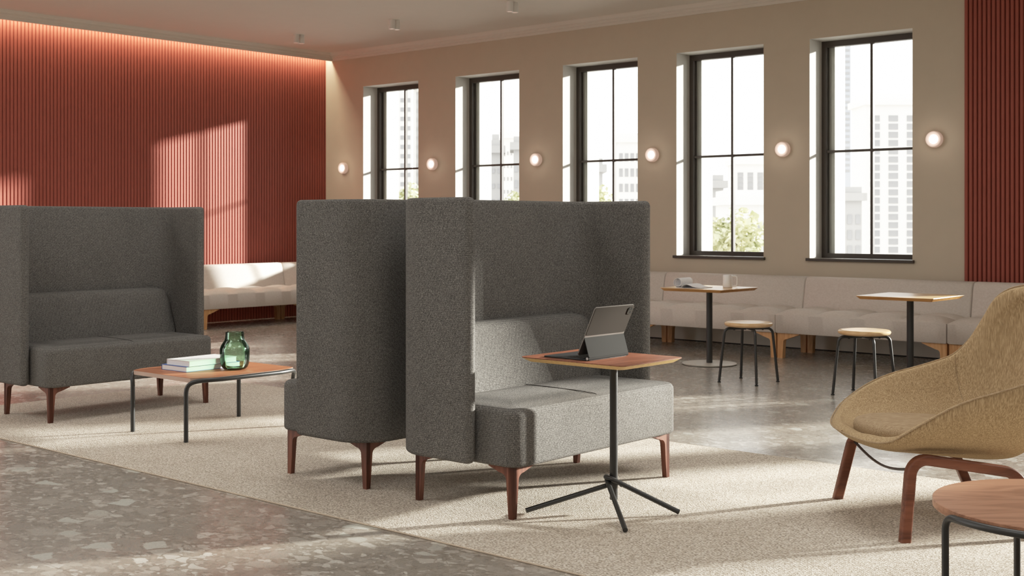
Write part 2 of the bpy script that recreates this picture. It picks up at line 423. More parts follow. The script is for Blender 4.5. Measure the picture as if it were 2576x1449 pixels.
def window(i, x0, x1):
    yf = 12.05; fw, fd = 0.052, 0.07
    b = NB()
    box(b, x0, x0+fw, yf, yf+fd, ZS, ZH); box(b, x1-fw, x1, yf, yf+fd, ZS, ZH)
    box(b, x0+fw, x1-fw, yf, yf+fd, ZH-fw-0.012, ZH); box(b, x0+fw, x1-fw, yf, yf+fd, ZS, ZS+fw)
    o = obj('window_%d' % i, b, MAT['dark_frame'], smooth=False); struct(o)
    xm = (x0+x1)/2; zt = 2.063
    b = NB(); box(b, xm-0.015, xm+0.015, yf+0.012, yf+0.052, ZS+fw, ZH-fw-0.012)
    obj('mullion', b, MAT['dark_frame'], o, False)
    b = NB(); box(b, x0+fw, xm-0.015, yf+0.014, yf+0.05, zt-0.013, zt+0.013); box(b, xm+0.015, x1-fw, yf+0.014, yf+0.05, zt-0.013, zt+0.013)
    obj('transom', b, MAT['dark_frame'], o, False)
    b = NB(); box(b, x0+fw, x1-fw, yf+0.054, yf+0.058, ZS+fw, ZH-fw-0.012)
    obj('pane', b, MAT['glass'], o, False)
    b = NB(); box(b, x0-0.032, x1+0.022, YW-0.035, yf, ZS-0.024, ZS+0.005, 0.002, 1)
    obj('sill', b, MAT['dark_frame'], o, False)
for i, (x0, x1) in enumerate(WIN): window(i+1, x0, x1)

# ------------------------------------------------------------------ rug
b = NB(); rslab(b, -8.65, 3.2, 3.68, 6.26, ZF+0.0005, 0.0, 0.12, 0.003, 0.001)
rug = obj('rug', b, MAT['rug']); tag(rug, 'large beige woven rug under the sofas, tan lounge chair and low tables', 'rug')
b = NB(); pts = [(x, y, -0.0042) for x, y in rrect(-8.65, 3.2, 3.68, 6.26, 0.12)]
tube(b, pts, 0.0040, 8, closed=True); obj('binding', b, MAT['rug_edge'], rug)

# ------------------------------------------------------------------ high back sofa
def bracket_leg(bm, sx, sy, w, t, ht, reach, drop):
    """square post with a curved wing along x and another along y; outer corner at the origin"""
    def wing(L):
        p = [(0, 0), (w, 0), (w+0.014, ht-drop-0.035)]
        for k in range(7):
            a = PI/2*k/6; p.append((w+0.014+0.036*(1-math.cos(a)), ht-drop-0.035+0.030*math.sin(a)))
        p += [(L, ht-0.008), (L, ht), (0, ht)]; return p
    prism(bm, [(sx*x, z) for x, z in wing(reach)], 'y', 0, sy*t, bev=0.002)
    prism(bm, [(sy*y, z) for y, z in wing(reach)], 'x', 0, sx*t, bev=0.002)
def make_sofa(label):
    t = thing('high_back_sofa', label, 'sofa', group='high-backed grey sofas on the rug')
    b = NB(); rslab(b, -0.32, 0.347, -0.648, 0.648, 0.232, 0.492, 0.075, 0.032, 0.018, crown=0.010, n=8)
    obj('seat', b, MAT['charcoal'], t, angle=60)
    b = NB(); tube(b, [(-0.15, 0, 0.502), (0.0, 0, 0.503), (0.2, 0, 0.5005), (0.29, 0, 0.496), (0.312, 0, 0.489)], 0.0017, 6)
    obj('seam', b, MAT['seam'], t)
    # back cushion: leaning profile swept sideways with rounded top ends
    b = NB(); rs = []
    ny = 26; y0 = 0.643
    for i in range(ny+1):
        y = -y0+2*y0*i/ny
        if i in (0, ny): y = -y0 if i == 0 else y0
        d = y0-abs(y); rr = 0.085
        zt = 0.825-(rr-math.sqrt(max(rr*rr-(rr-min(d, rr))**2, 0)))
        e = 0.012*max(0, 1-d/0.02)
        rs.append([(-0.325, y, 0.46), (-0.14-e, y, 0.46), (-0.142-e, y, 0.51), (-0.195-e, y, zt-0.07), (-0.205-e, y, zt-0.03), (-0.22-e, y, zt-0.012), (-0.245, y, zt-0.002), (-0.27, y, zt), (-0.325, y, zt)])
    for d in (0.012, 0.03, 0.055):
        pass
    rings(b, rs); obj('backrest', b, MAT['charcoal'], t, angle=60)
    # wrap-around screen
    W, XB, XN, th, ro = 0.718, -0.39, 0.131, 0.06, 0.20
    rc = ro-th/2; path = []
    xm, yb, xc = XN, W-th/2, XB+th/2
    for d in (0, 0.004, 0.010, 0.018, 0.03, 0.05): path.append((xm-d, -yb, d))
    path.append((xc+rc, -yb, 1))
    K = 16
    for k in range(1, K+1):
        a = PI/2*k/K; path.append((xc+rc-rc*math.sin(a), -yb+rc-rc*math.cos(a), 1 if k != K//2 else -1))
    half = path+[(xc, -0.3, 1)]
    path = half+[(xc, 0, 1)]+[(x, -y, f) for x, y, f in reversed(half)]
    rs = []; z0, z1 = 0.234, 1.433
    for i, (x, y, f) in enumerate(path):
        if i == 0: tx, ty = path[1][0]-x, path[1][1]-y
        elif i == len(path)-1: tx, ty = x-path[-2][0], y-path[-2][1]
        else: tx, ty = path[i+1][0]-path[i-1][0], path[i+1][1]-path[i-1][1]
        L = math.hypot(tx, ty); nx, ny_ = -ty/L, tx/L
        h = th/2; zz0, zz1 = z0, z1
        if 0 <= f < 0.5:
            q = min(f/0.03, 1.0); h = th/2*math.sqrt(max(1-(1-q)**2, 0.0004)); zz1 = z1-0.03*(1-math.sqrt(max(1-(1-q)**2, 0))); zz0 = z0+0.03*(1-math.sqrt(max(1-(1-q)**2, 0)))
        if f == -1: h = th/2-0.004
        sec = []
        for u, w in rrect(-h, h, zz0, zz1, min(0.022, h*0.95), 4): sec.append((x+nx*u, y+ny_*u, w))
        rs.append(sec)
    b = NB(); rings(b, rs); obj('screen', b, MAT['charcoal'], t, angle=60)
    for sx in (1, -1):
        for sy in (1, -1):
            b = NB(); bracket_leg(b, sx, sy, 0.026, 0.026, 0.232, 0.145, 0.026)
            o = obj('leg', b, MAT['walnut_leg'], t)
            o.location = (-sx*0.306, -sy*0.619, 0)
    return t
sofa = make_sofa('grey high-backed sofa with sunlit seat, behind the table holding the tablet')
sofa.location = (-3.905, 4.767, 0)
dup(sofa, (-4.861, 4.767, 0), PI, 'grey high-backed sofa seen from its side, back to back with the sunlit one')
dup(sofa, (-7.925, 4.767, 0), 0, 'shaded grey high-backed sofa behind the low table with books and vase')

# ------------------------------------------------------------------ benches
def tuft_seat(bm, x0, x1, y0, y1, z0, z1, cols, rows):
    nx, ny = cols*14, rows*12
    def zf(u, v):
        p = abs(math.sin(PI*u*cols))**0.5*abs(math.sin(PI*v*rows))**0.5
        e = min(u*(x1-x0), (1-u)*(x1-x0), v*(y1-y0)*1.0, (1-v)*(y1-y0))
        return z1+0.048*p*min(1, e/0.07)-0.014*max(0, 1-e/0.014)**2
    g = [[bm.verts.new((x0+(x1-x0)*i/nx, y0+(y1-y0)*j/ny, zf(i/nx, j/ny))) for j in range(ny+1)] for i in range(nx+1)]
    for i in range(nx):
        for j in range(ny): bm.faces.new((g[i][j], g[i+1][j], g[i+1][j+1], g[i][j+1]))
    ring = [g[i][0] for i in range(nx+1)]+[g[nx][j] for j in range(1, ny+1)]+[g[i][ny] for i in range(nx-1, -1, -1)]+[g[0][j] for j in range(ny-1, 0, -1)]
    def off(v, z): return bm.verts.new((v.co.x, v.co.y, z))
    lo = [off(v, z0+0.01) for v in ring]; lo2 = []
    cx, cy = (x0+x1)/2, (y0+y1)/2
    for v in lo: lo2.append(bm.verts.new((v.co.x+(0.008 if v.co.x < cx else -0.008), v.co.y+(0.008 if v.co.y < cy else -0.008), z0)))
    n = len(ring)
    for i in range(n):
        j = (i+1) % n
        bm.faces.new((ring[i], ring[j], lo[j], lo[i])); bm.faces.new((lo[i], lo[j], lo2[j], lo2[i]))
    bm.faces.new(lo2)
def make_bench(label, w=0.847, cols=4):
    """local frame: faces -y, module width along x, wall side at y = +0.9"""
    t = thing('bench_unit', label, 'bench', group='pale upholstered bench units along the walls')
    b = NB(); tuft_seat(b, -w, w, 0.0, 0.60, 0.246, 0.437, cols, 2); obj('seat', b, MAT['linen'], t, angle=50)
    b = NB(); rs = []
    for x, ins in ((-w, 0.01), (-w+0.01, 0.0), (0, 0), (w-0.01, 0), (w, 0.01)):
        rs.append([(x, 0.545+ins, 0.33), (x, 0.550+ins, 0.44), (x, 0.600+ins, 0.70), (x, 0.612+ins, 0.745-ins), (x, 0.635, 0.768-ins), (x, 0.70, 0.775-ins), (x, 0.76, 0.770-ins), (x, 0.785-ins, 0.74), (x, 0.79-ins, 0.33)])
    rings(b, rs); obj('backrest', b, MAT['linen'], t, angle=50)
    for sx in (1, -1):
        for y in (0.03, 0.70):
            b = NB()
            p = [(0, 0), (0.055, 0), (0.062, 0.155)]
            for k in range(7):
                a = PI/2*k/6; p.append((0.062+0.035*(1-math.cos(a)), 0.155+0.032*math.sin(a)))
            p += [(0.23, 0.236), (0.23, 0.246), (0, 0.246)]
            prism(b, [(sx*x, z) for x, z in p], 'y', 0, 0.055 if y < 0.1 else -0.055, bev=0.002)
            o = obj('leg', b, MAT['oak_leg'], t); o.location = (-sx*(w-0.006), y, 0)
    return t
bench = make_bench('pale grey tufted bench unit behind the cafe table without anything on it')
bench.location = (-5.16, 10.84, ZF)
dup(bench, (-6.86, 10.84, ZF), 0, 'pale grey tufted bench unit behind the cafe table with mug and magazine')
dup(bench, (-8.56, 10.84, ZF), 0, 'pale bench unit by the window wall, mostly hidden behind the sunlit sofa')
dup(bench, (-3.455, 10.84, ZF), 0, 'pale bench unit under the right-hand red panel, behind the tan chair')
dup(bench, (-12.87, 9.885, ZF), PI/2, 'sunlit white bench unit along the red wall, beyond the glass vase')
dup(bench, (-12.87, 8.18, ZF), PI/2, 'bench unit along the red wall, mostly hidden behind the left sofa')

short = make_bench('short bench unit in the far corner by the red wall, right of the sunlit one', 0.42, 2)
short.location = (-12.87, 11.158, ZF); short.rotation_euler = (0, 0, PI/2)

# ------------------------------------------------------------------ cafe tables and stools
def make_cafe(label):
    t = thing('cafe_table', label, 'table', group='square cafe tables in front of the bench')
    s, z = 0.33, 0.718
    b = NB(); rs = [[(x, y, zz) for x, y in rrect(-k, k, -k, k, 0.012, 3)] for k, zz in ((s-0.024, z-0.028), (s-0.002, z-0.005), (s, z-0.003))]
    rings(b, rs, True, True); obj('table_edge', b, MAT['oak_edge'], t, angle=30, label='warm oak bevelled edge')
    b = NB(); rs = [[(x, y, zz) for x, y in rrect(-k, k, -k, k, 0.012, 3)] for k, zz in ((s, z-0.003), (s-0.001, z))]
    rings(b, rs); obj('tabletop', b, MAT['oak'], t, angle=30)
    b = NB(); lathe(b, [(0.0285, 0.01), (0.0285, z-0.028)], 24); obj('pole', b, MAT['black_metal'], t)
    b = NB(); lathe(b, [(0.235, 0.0), (0.235, 0.005), (0.252, 0.006), (0.254, 0.012), (0.250, 0.015), (0.03, 0.017)], 56)
    obj('base', b, MAT['grey_metal'], t, angle=30, label='flat grey disc base')
    return t
cafe = make_cafe('square oak cafe table with a mug and rolled magazine on it')
cafe.location = (-6.20, 9.945, ZF)
dup(cafe, (-4.27, 9.97, ZF), 0, 'square oak cafe table with an empty top, behind the tan chair')
def make_stool(label):
    t = thing('stool', label, 'stool', group='round oak stools with black tube legs')
    b = NB(); prof = [(0.150, 0.460), (0.176, 0.463), (0.192, 0.470), (0.198, 0.481), (0.196, 0.492), (0.187, 0.499), (0.17, 0.501), (0.08, 0.4985), (0.02, 0.498)]
    lathe(b, prof, 48); obj('seat', b, MAT['oak'], t)
    for k in range(4):
        a = R(45+90*k); c, s = math.cos(a), math.sin(a)
        pts = fillet([(0.02*c, 0.02*s, 0.447), (0.20*c, 0.20*s, 0.447), (0.247*c, 0.247*s, 0.016)], 0.045, 8)
        b = NB(); tube(b, pts, 0.0115, 10); lg = obj('leg', b, MAT['black_metal'], t)
        b = NB(); lathe(b, [(0.011, 0.0), (0.0145, 0.002), (0.0145, 0.009), (0.008, 0.012), (0.008, 0.020)], 12, cx=0.2475*c, cy=0.2475*s)
        obj('glide', b, MAT['keyboard'], lg)
        b = NB(); lathe(b, [(0.008, 0.432), (0.008, 0.460)], 10, cx=0.12*c, cy=0.12*s); obj('bolt', b, MAT['keyboard'], lg)
    return t
stool = make_stool('round oak stool with black legs beside the table with the mug')
stool.location = (-5.268, 9.056, ZF)
dup(stool, (-4.212, 8.98, ZF), 0, 'round oak stool with black legs just left of the tan chair')

# mug and magazine
zt = 0.718+ZF
t = thing('mug', 'tall white ceramic mug standing on the oak cafe table', 'mug', (-6.075, 10.06, zt), R(35))
b = NB(); lathe(b, [(0.040, 0.0), (0.043, 0.002), (0.044, 0.006), (0.044, 0.116), (0.0425, 0.118), (0.0405, 0.116), (0.0395, 0.012), (0.02, 0.008)], 36); obj('body', b, MAT['ceramic'], t)
b = NB(); tube(b, fillet([(0.040, 0, 0.106), (0.088, 0, 0.106), (0.088, 0, 0.014), (0.040, 0, 0.014)], [0.026, 0.016], 7), 0.0075, 10)
obj('handle', b, MAT['ceramic'], t)
t = thing('magazine', 'open magazine with one side rolled up, lying beside the mug', 'magazine', (-6.36, 9.80, zt), R(4))
b = NB(); sheet = []
for k in range(40):                       # the rolled half
    a = -PI/2-2*PI*1.45*(1-k/39); r = 0.047-0.016*(1-k/39)
    sheet.append((-0.03+r*math.cos(a), 0.049+r*math.sin(a)))
for x, z in ((-0.015, 0.0026), (0.0, 0.003), (0.012, 0.010), (0.03, 0.027), (0.05, 0.034), (0.075, 0.032), (0.10, 0.024), (0.13, 0.014), (0.16, 0.008), (0.19, 0.0045), (0.215, 0.003)): sheet.append((x, z))
def ribbon(bm, line, y0, y1, th, mi=0):
    rs = []
    for y in (y0, y1):
        up = []; dn = []
        for i, (x, z) in enumerate(line):
            p = line[max(i-1, 0)]; q = line[min(i+1, len(line)-1)]; L = math.hypot(q[0]-p[0], q[1]-p[1]) or 1
            nx, nz = -(q[1]-p[1])/L, (q[0]-p[0])/L
            up.append((x+nx*th, y, z+nz*th)); dn.append((x, y, z))
        rs.append(up+dn[::-1])
    rings(bm, rs, True, True, mi=mi)
ribbon(b, sheet, -0.11, 0.11, 0.003); obj('rolled_pages', b, MAT['paper'], t, angle=50)
b = NB(); box(b, -0.012, 0.215, -0.108, 0.108, 0.0, 0.0024); obj('cover', b, MAT['print'], t, False)

# ------------------------------------------------------------------ coffee table with books and vase
t = thing('coffee_table', 'low rectangular walnut coffee table with dark tube frame, between two sofas', 'table', (-6.638, 4.736, 0))
zt = 0.383
def ttop():
    q = [Vector((0.305, -0.388, 0))]+[Vector((0.318+0.052*math.sin(PI/2*k/8), -0.380+0.145*(k/8)**1.15, 0)) for k in range(9)]
    q = q+[Vector((v.x, -v.y, 0)) for v in reversed(q)]
    return q+[Vector((-v.x, v.y, 0)) for v in reversed(q)]
b = NB(); rings(b, [[(p.x, p.y, z) for p in ttop()] for z in (zt-0.026, zt-0.0015)])
obj('tabletop', b, MAT['end_grain'], t, angle=30, label='pale edge of the walnut top')
b = NB(); rings(b, [[(p.x, p.y, z) for p in ttop()] for z in (zt-0.0015, zt)])
obj('veneer', b, MAT['walnut_y'], t, angle=30)
def bez(p0, p1, p2, p3, n):
    out = []
    for k in range(n+1):
        q = k/n; out.append(tuple((1-q)**3*a0+3*(1-q)**2*q*a1+3*(1-q)*q*q*a2+q**3*a3 for a0, a1, a2, a3 in zip(p0, p1, p2, p3)))
    return out
for s in (1, -1):
    top = zt-0.0145
    half = [(s*0.288, -0.406, 0.0)]+bez((s*0.288, -0.406, top-0.085), (s*0.288, -0.406, top+0.004), (s*0.362, -0.398, top+0.002), (s*0.385, -0.215, top), 16)
    path = half+[(x, -y, z) for x, y, z in reversed(half)]
    b = NB(); tube(b, path, 0.0138, 12); obj('tube_frame', b, MAT['black_metal'], t)
def make_book(name, label, loc, rotz, w, l, h, cov, wrap):
    t = thing('book', label, 'book', loc, rotz)
    b = NB(); c = 0.0022
    box(b, -w/2, w/2, -l/2, l/2, 0, c); box(b, -w/2, w/2, -l/2, l/2, h-c, h); box(b, -w/2, -w/2+c, -l/2, l/2, c, h-c)
    obj('cover', b, MAT[cov], t, False)
    b = NB(); box(b, -w/2+c, w/2-0.003, -l/2+0.003, l/2-0.003, c, h-c); obj('pages', b, MAT['paper'], t, False)
    return t
make_book('b', 'thick book in a blue cover, lying under the white one on the coffee table', (-6.742, 4.712, 0.383), R(2), 0.258, 0.42, 0.033, 'blue', True)
t = make_book('w', 'thick white book with a small sketch on its cover, on top of the blue one', (-6.724, 4.706, 0.4162), R(3), 0.228, 0.375, 0.034, 'white_cover', True)
b = NB()
for k in range(3):
    box(b, -0.02+0.006*k, 0.045-0.008*k, -0.075+0.022*k, -0.068+0.022*k, 0.0338, 0.0344)
prism(b, [(-0.03, -0.10), (0.045, 0.02), (0.05, 0.02), (-0.022, -0.10)], 'z', 0.0338, 0.0344)
obj('cover_sketch', b, MAT['print'], t, False, label='small dark line drawing on the cover')
t = thing('vase', 'green glass vase with a short neck, standing beside the books', 'vase', (-6.507, 4.800, 0.383))
prof = [(0.05, 0.0), (0.068, 0.004), (0.082, 0.018), (0.0895, 0.040), (0.0925, 0.075), (0.0940, 0.115), (0.0925, 0.135), (0.085, 0.155), (0.072, 0.175), (0.0635, 0.188), (0.0605, 0.197), (0.0585, 0.215), (0.0575, 0.237)]
inn = [(r-0.0035, max(z, 0.010)) for r, z in reversed(prof)]
b = NB(); lathe(b, prof+[(0.0560, 0.2385)]+inn, 64); obj('glass_body', b, MAT['green'], t)

# ------------------------------------------------------------------ tablet table and tablet
t = thing('pedestal_side_table', 'small walnut-topped side table on a black tripod stem, in front of the sunlit sofa', 'table', (-3.36, 4.575, 0))
x0, x1, y0, y1, z = -0.335, 0.248, -0.272, 0.202, 0.705
def tslab(k0, k1, z0, z1): return [[(x, y, zz) for x, y in rrect(x0+k, x1-k, y0+k, y1-k, 0.03, 5)] for k, zz in ((k0, z0), (k1, z1))]
b = NB(); rings(b, tslab(0.026, 0.001, z-0.022, z-0.004)); obj('table_edge', b, MAT['ply'], t, angle=30, label='pale bevelled plywood edge')
b = NB(); rings(b, tslab(0.0, 0.0, z-0.004, z)); obj('tabletop', b, MAT['walnut'], t, angle=30)
b = NB(); lathe(b, [(0.0175, 0.055), (0.0185, 0.06), (0.0185, z-0.022)], 24); obj('stem', b, MAT['black_metal'], t)
# three tubes hooked tangentially round the stem
rl = 0.0115
def hooked(foot, side, zc, zend):
    f = Vector(foot); u = Vector((f.x, f.y, 0)).normalized(); n = Vector((-u.y, u.x, 0))*side
    off = 0.031
    beg = u*(-0.03)+n*off*0.2
    start = u*(-0.034)
    pts = [tuple(start-n*0.012+Vector((0, 0, zc-0.004)))]
    pts += [tuple(u*(-0.034)+n*off*0.75+Vector((0, 0, zc)))]
    pts += [tuple(u*(-0.005)+n*off+Vector((0, 0, zc-0.006)))]
    g = Vector((f.x, f.y, rl+0.001)); pts.append(tuple(g))
    return fillet(pts, [0.012, 0.02], 6)
for ft, sd, zc in (((-0.278, -0.292, 0), -1, 0.128), ((0.270, -0.285, 0), -1, 0.150), ((0.262, 0.140, 0), -1, 0.160)):
    b = NB(); tube(b, hooked(ft, sd, zc, 0), rl, 12); obj('leg', b, MAT['black_metal'], t)

t = thing('tablet_computer', 'grey tablet propped on a keyboard folio, standing on the walnut side table', 'tablet', (-3.345, 4.508, 0.705))
hw = 0.148
b = NB(); rslab(b, -0.255, 0.004, -hw, hw, 0.0, 0.007, 0.012, 0.002, 0.002, n=4); obj('keyboard_base', b, MAT['keyboard'], t)
b = NB()
for r_ in range(4):
    for c_ in range(12):
        yy = -hw+0.014+c_*0.0228; xx = -0.05-r_*0.021
        box(b, xx-0.0175, xx, yy, yy+0.0195, 0.0068, 0.0078)
k = obj('keys', b, MAT['lens'], t, False)
b = NB(); tube(b, [(0.0, -hw-0.001, 0.010), (0.0, hw+0.001, 0.010)], 0.0085, 14); hg = obj('hinge', b, MAT['folio'], t)
b = NB(); tube(b, [(0.0, -hw-0.004, 0.010), (0.0, -hw-0.0005, 0.010)], 0.0065, 14); obj('hinge_cap', b, MAT['chrome'], hg)
def plate(bm, pa, pb, th, hw, rc, o0=0.0):
    """flat plate from pa to pb in (x,z), width along y, with rounded corners"""
    a = Vector((pa[0], 0, pa[1])); c = Vector((pb[0], 0, pb[1])); u = (c-a); L = u.length; u.normalize(); n = Vector((u.z, 0, -u.x))
    rr = rrect(0, L, -hw, hw, rc, 4)
    rings(bm, [[tuple(a+u*s+Vector((0, y, 0))+n*q) for s, y in rr] for q in (o0, o0+th)])
b = NB(); plate(b, (0.006, 0.014), (-0.022, 0.106), 0.003, hw, 0.008); obj('folio_stand', b, MAT['folio'], t, angle=30)
b = NB(); plate(b, (-0.060, 0.0235), (0.040, 0.240), 0.0055, hw, 0.012); tb = obj('tablet', b, MAT['space_grey'], t, angle=30)
b = NB(); plate(b, (-0.0185, 0.1135), (0.0395, 0.2388), 0.002, hw-0.0015, 0.010, 0.0056)
bk = obj('folio_back', b, MAT['folio_back'], t, angle=30)
b = NB(); n = Vector((0.2165, 0, -0.100)).normalized(); u = Vector((0.100, 0, 0.2165)).normalized()
cc = Vector((0.040, 0, 0.240))+n*0.0085-u*0.028
rr = rrect(-0.017, 0.017, hw-0.045, hw-0.011, 0.008, 4)
rings(b, [[tuple(cc+u*s+Vector((0, y, 0))+n*q) for s, y in rr] for q in (-0.004, 0.0022)]); cb = obj('camera_bump', b, MAT['lens'], t, angle=30)
for ds, dy in ((0.008, 0.020), (0.008, 0.036), (-0.008, 0.020)):
    b = NB(); p0 = cc+u*ds+Vector((0, hw-dy, 0)); tube(b, [tuple(p0+n*0.0018), tuple(p0+n*0.0030)], 0.0058, 14); obj('camera_lens', b, MAT['folio'], cb)
b = NB(); plate(b, (-0.054, 0.036), (0.036, 0.232), -0.0004, hw-0.008, 0.006); obj('screen', b, MAT['lens'], t, angle=30)

# ------------------------------------------------------------------ lounge chair
t = thing('lounge_chair', 'tan upholstered high-backed lounge chair on bent walnut legs', 'chair', (-2.418, 5.213, 0), R(45.6))
rim = [(-.122, 0, .384), (-.112, .15, .384), (-.082, .28, .388), (-.042, .36, .408), (.01, .405, .453), (.10, .43, .512), (.19, .438, .560), (.29, .44, .596), (.386, .44, .620), (.485, .438, .648), (.575, .43, .682), (.638, .405, .75), (.672, .365, .823), (.69, .32, .885), (.705, .26, .962), (.732, .18, 1.010), (.766, .09, 1.032), (.785, 0, 1.040)]
spn = [(-.122, .384), (-.095, .358), (-.045, .337), (.02, .322), (.09, .311), (.18, .299), (.27, .287), (.36, .276), (.45, .267), (.535, .263), (.605, .270), (.665, .305), (.712, .375), (.757, .50), (.797, .66), (.82, .83), (.826, .96), (.785, 1.040)]
def resample(L, m):
    """Catmull-Rom through the points"""
    out = []; n = len(L)
    for i in range(n-1):
        p0, p1, p2, p3 = L[max(i-1, 0)], L[i], L[i+1], L[min(i+2, n-1)]
        for k in range(m):
            s = k/m
            out.append(tuple(0.5*((2*q1)+(-q0+q2)*s+(2*q0-5*q1+4*q2-q3)*s*s+(-q0+3*q1-3*q2+q3)*s**3) for q0, q1, q2, q3 in zip(p0, p1, p2, p3)))
    out.append(L[-1]); return out
RM, SP = resample(rim, 3), resample(spn, 3)
N = len(RM); NV = 14
def shell_pt(i, w):              # w from -1 (near rim) through 0 (spine) to 1 (far rim)
    a = abs(w)*PI/2; r_, s_ = RM[i], SP[i]
    q = 1-math.cos(a); q = q**0.92
    return Vector((s_[0]+(r_[0]-s_[0])*q, (1 if w > 0 else -1)*r_[1]*math.sin(a)**0.9, s_[1]+(r_[2]-s_[1])*q))
b = NB()
grid = [[shell_pt(i, -1+2*j/(2*NV)) for j in range(2*NV+1)] for i in range(N)]
# normals by finite differences, inner skin offset inwards
def nrm(i, j):
    i0, i1 = max(i-1, 0), min(i+1, N-1); j0, j1 = max(j-1, 0), min(j+1, 2*NV)
    du = grid[i1][j]-grid[i0][j]; dv = grid[i][j1]-grid[i][j0]
    v = du.cross(dv)
    return v.normalized() if v.length > 1e-9 else Vector((0, 0, 0))
cen = Vector((0.25, 0, 0.66))
TH = 0.046
vo = []; vi = []; SEAM = {}
for i in range(1, N-1):
    ro, ri = [], []
    for j in range(2*NV+1):
        p = grid[i][j]; nn = nrm(i, j)
        if nn.dot(cen-p) < 0: nn = -nn
        edge = min(1.0, (1-abs(-1+j/NV))*6); endf = min(1.0, min(i, N-1-i)/4.0)
        th = TH*(0.55+0.45*edge)*(0.6+0.4*endf)
        ro.append(b.verts.new(p)); ri.append(b.verts.new(p+nn*th))
    vo.append(ro); vi.append(ri)
    for j in range(2*NV+1): nn2 = nrm(i, j); SEAM[(i-1, j)] = tuple(grid[i][j]+(nn2 if nn2.dot(cen-grid[i][j]) > 0 else -nn2)*(TH+0.001))
M_ = len(vo)
for L in (vo, vi):
    for i in range(M_-1):
        for j in range(2*NV): b.faces.new((L[i][j], L[i+1][j], L[i+1][j+1], L[i][j+1]))
for i in range(M_-1):
    for j in (0, 2*NV): b.faces.new((vo[i][j], vo[i+1][j], vi[i+1][j], vi[i][j]))
for i in (0, M_-1):
    for j in range(2*NV): b.faces.new((vo[i][j], vo[i][j+1], vi[i][j+1], vi[i][j]))
sh = obj('shell', b, MAT['tan'], t, angle=180)
bv = sh.modifiers.new('soft', 'SUBSURF'); bv.levels = 1; bv.render_levels = 2
for sgn in (-1, 1):                       # stitched seam where each arm meets the back
    b = NB(); i = 29; js = range(NV+sgn*NV, NV+sgn*4, -sgn)
    tube(b, [SEAM[(i, j)] for j in js], 0.0022, 6); obj('seam', b, MAT['tan_dark'], t)
# piping along the rim
b = NB(); pts = [tuple((grid[i][0]+Vector((0, 0, 0.0)))) for i in range(1, N-1)]
far = [tuple(grid[i][2*NV]) for i in range(N-2, 0, -1)]
def lift(p): 
    v = Vector(p); c = Vector((0.25, 0, v.z)); return tuple(v+(v-c).normalized()*0.001)
tube(b, [lift(p) for p in pts+far], 0.0035, 6, closed=True); obj('piping', b, MAT['tan_dark'], t)
# seat pad
b = NB(); rs = []
def egg(k, z, tilt=-0.035):
    out = []
    for q in range(40):
        a = 2*PI*q/40; ca, sa = math.cos(a), math.sin(a)
        ex = 0.232+0.285*k*math.copysign(abs(ca)**0.85, ca); ey = 0.268*k*math.copysign(abs(sa)**0.85, sa)
        out.append((ex, ey, z+tilt*(ex+0.05)))
    return out
for k, z in ((0.93, 0.34), (0.985, 0.385), (1.0, 0.405), (0.99, 0.420), (0.955, 0.433), (0.88, 0.442), (0.70, 0.450), (0.45, 0.456), (0.15, 0.458)): rs.append(egg(k, z))
rings(b, rs); obj('seat_pad', b, MAT['tan_dark'], t, angle=60)
for s in (1, -1):
    P = [(-0.006, s*0.405, 0.0), (0.052, s*0.335, 0.334), (0.512, s*0.305, 0.258), (0.652, s*0.385, 0.0)]
    path = fillet(P, [0.075, 0.085], 9); pts = [Vector(p) for p in path]
    rs = []
    for i, p in enumerate(pts):
        a = pts[max(i-1, 0)]; c = pts[min(i+1, len(pts)-1)]; tg = (c-a).normalized()
        side = Vector((0, 1, 0)); side = (side-tg*side.dot(tg)).normalized(); up = tg.cross(side)
        if i in (0, len(pts)-1): tg = Vector((0, 0, 1)); side = Vector((0, 1, 0)); up = Vector((1, 0, 0))*(-1 if (pts[1]-pts[0]).z > 0 and i == 0 else 1)
        if i == 0: up = Vector((-1, 0, 0)) if (tg.cross(side)).x < 0 else Vector((1, 0, 0))
        if i == len(pts)-1: up = Vector((1, 0, 0))
        w = 0.021; d = 0.0225
        rs.append([tuple(p+side*u+up*v) for u, v in rrect(-w, w, -d, d, 0.010, 3)])
    b = NB(); rings(b, rs); obj('leg_frame', b, MAT['walnut_frame'], t, angle=50)
b = NB(); K = 14; tube(b, [(0.050, -0.33+0.66*k/K, 0.285-0.045*math.sin(PI*k/K)) for k in range(K+1)], 0.006, 8)
obj('stretcher', b, MAT['black_metal'], t)

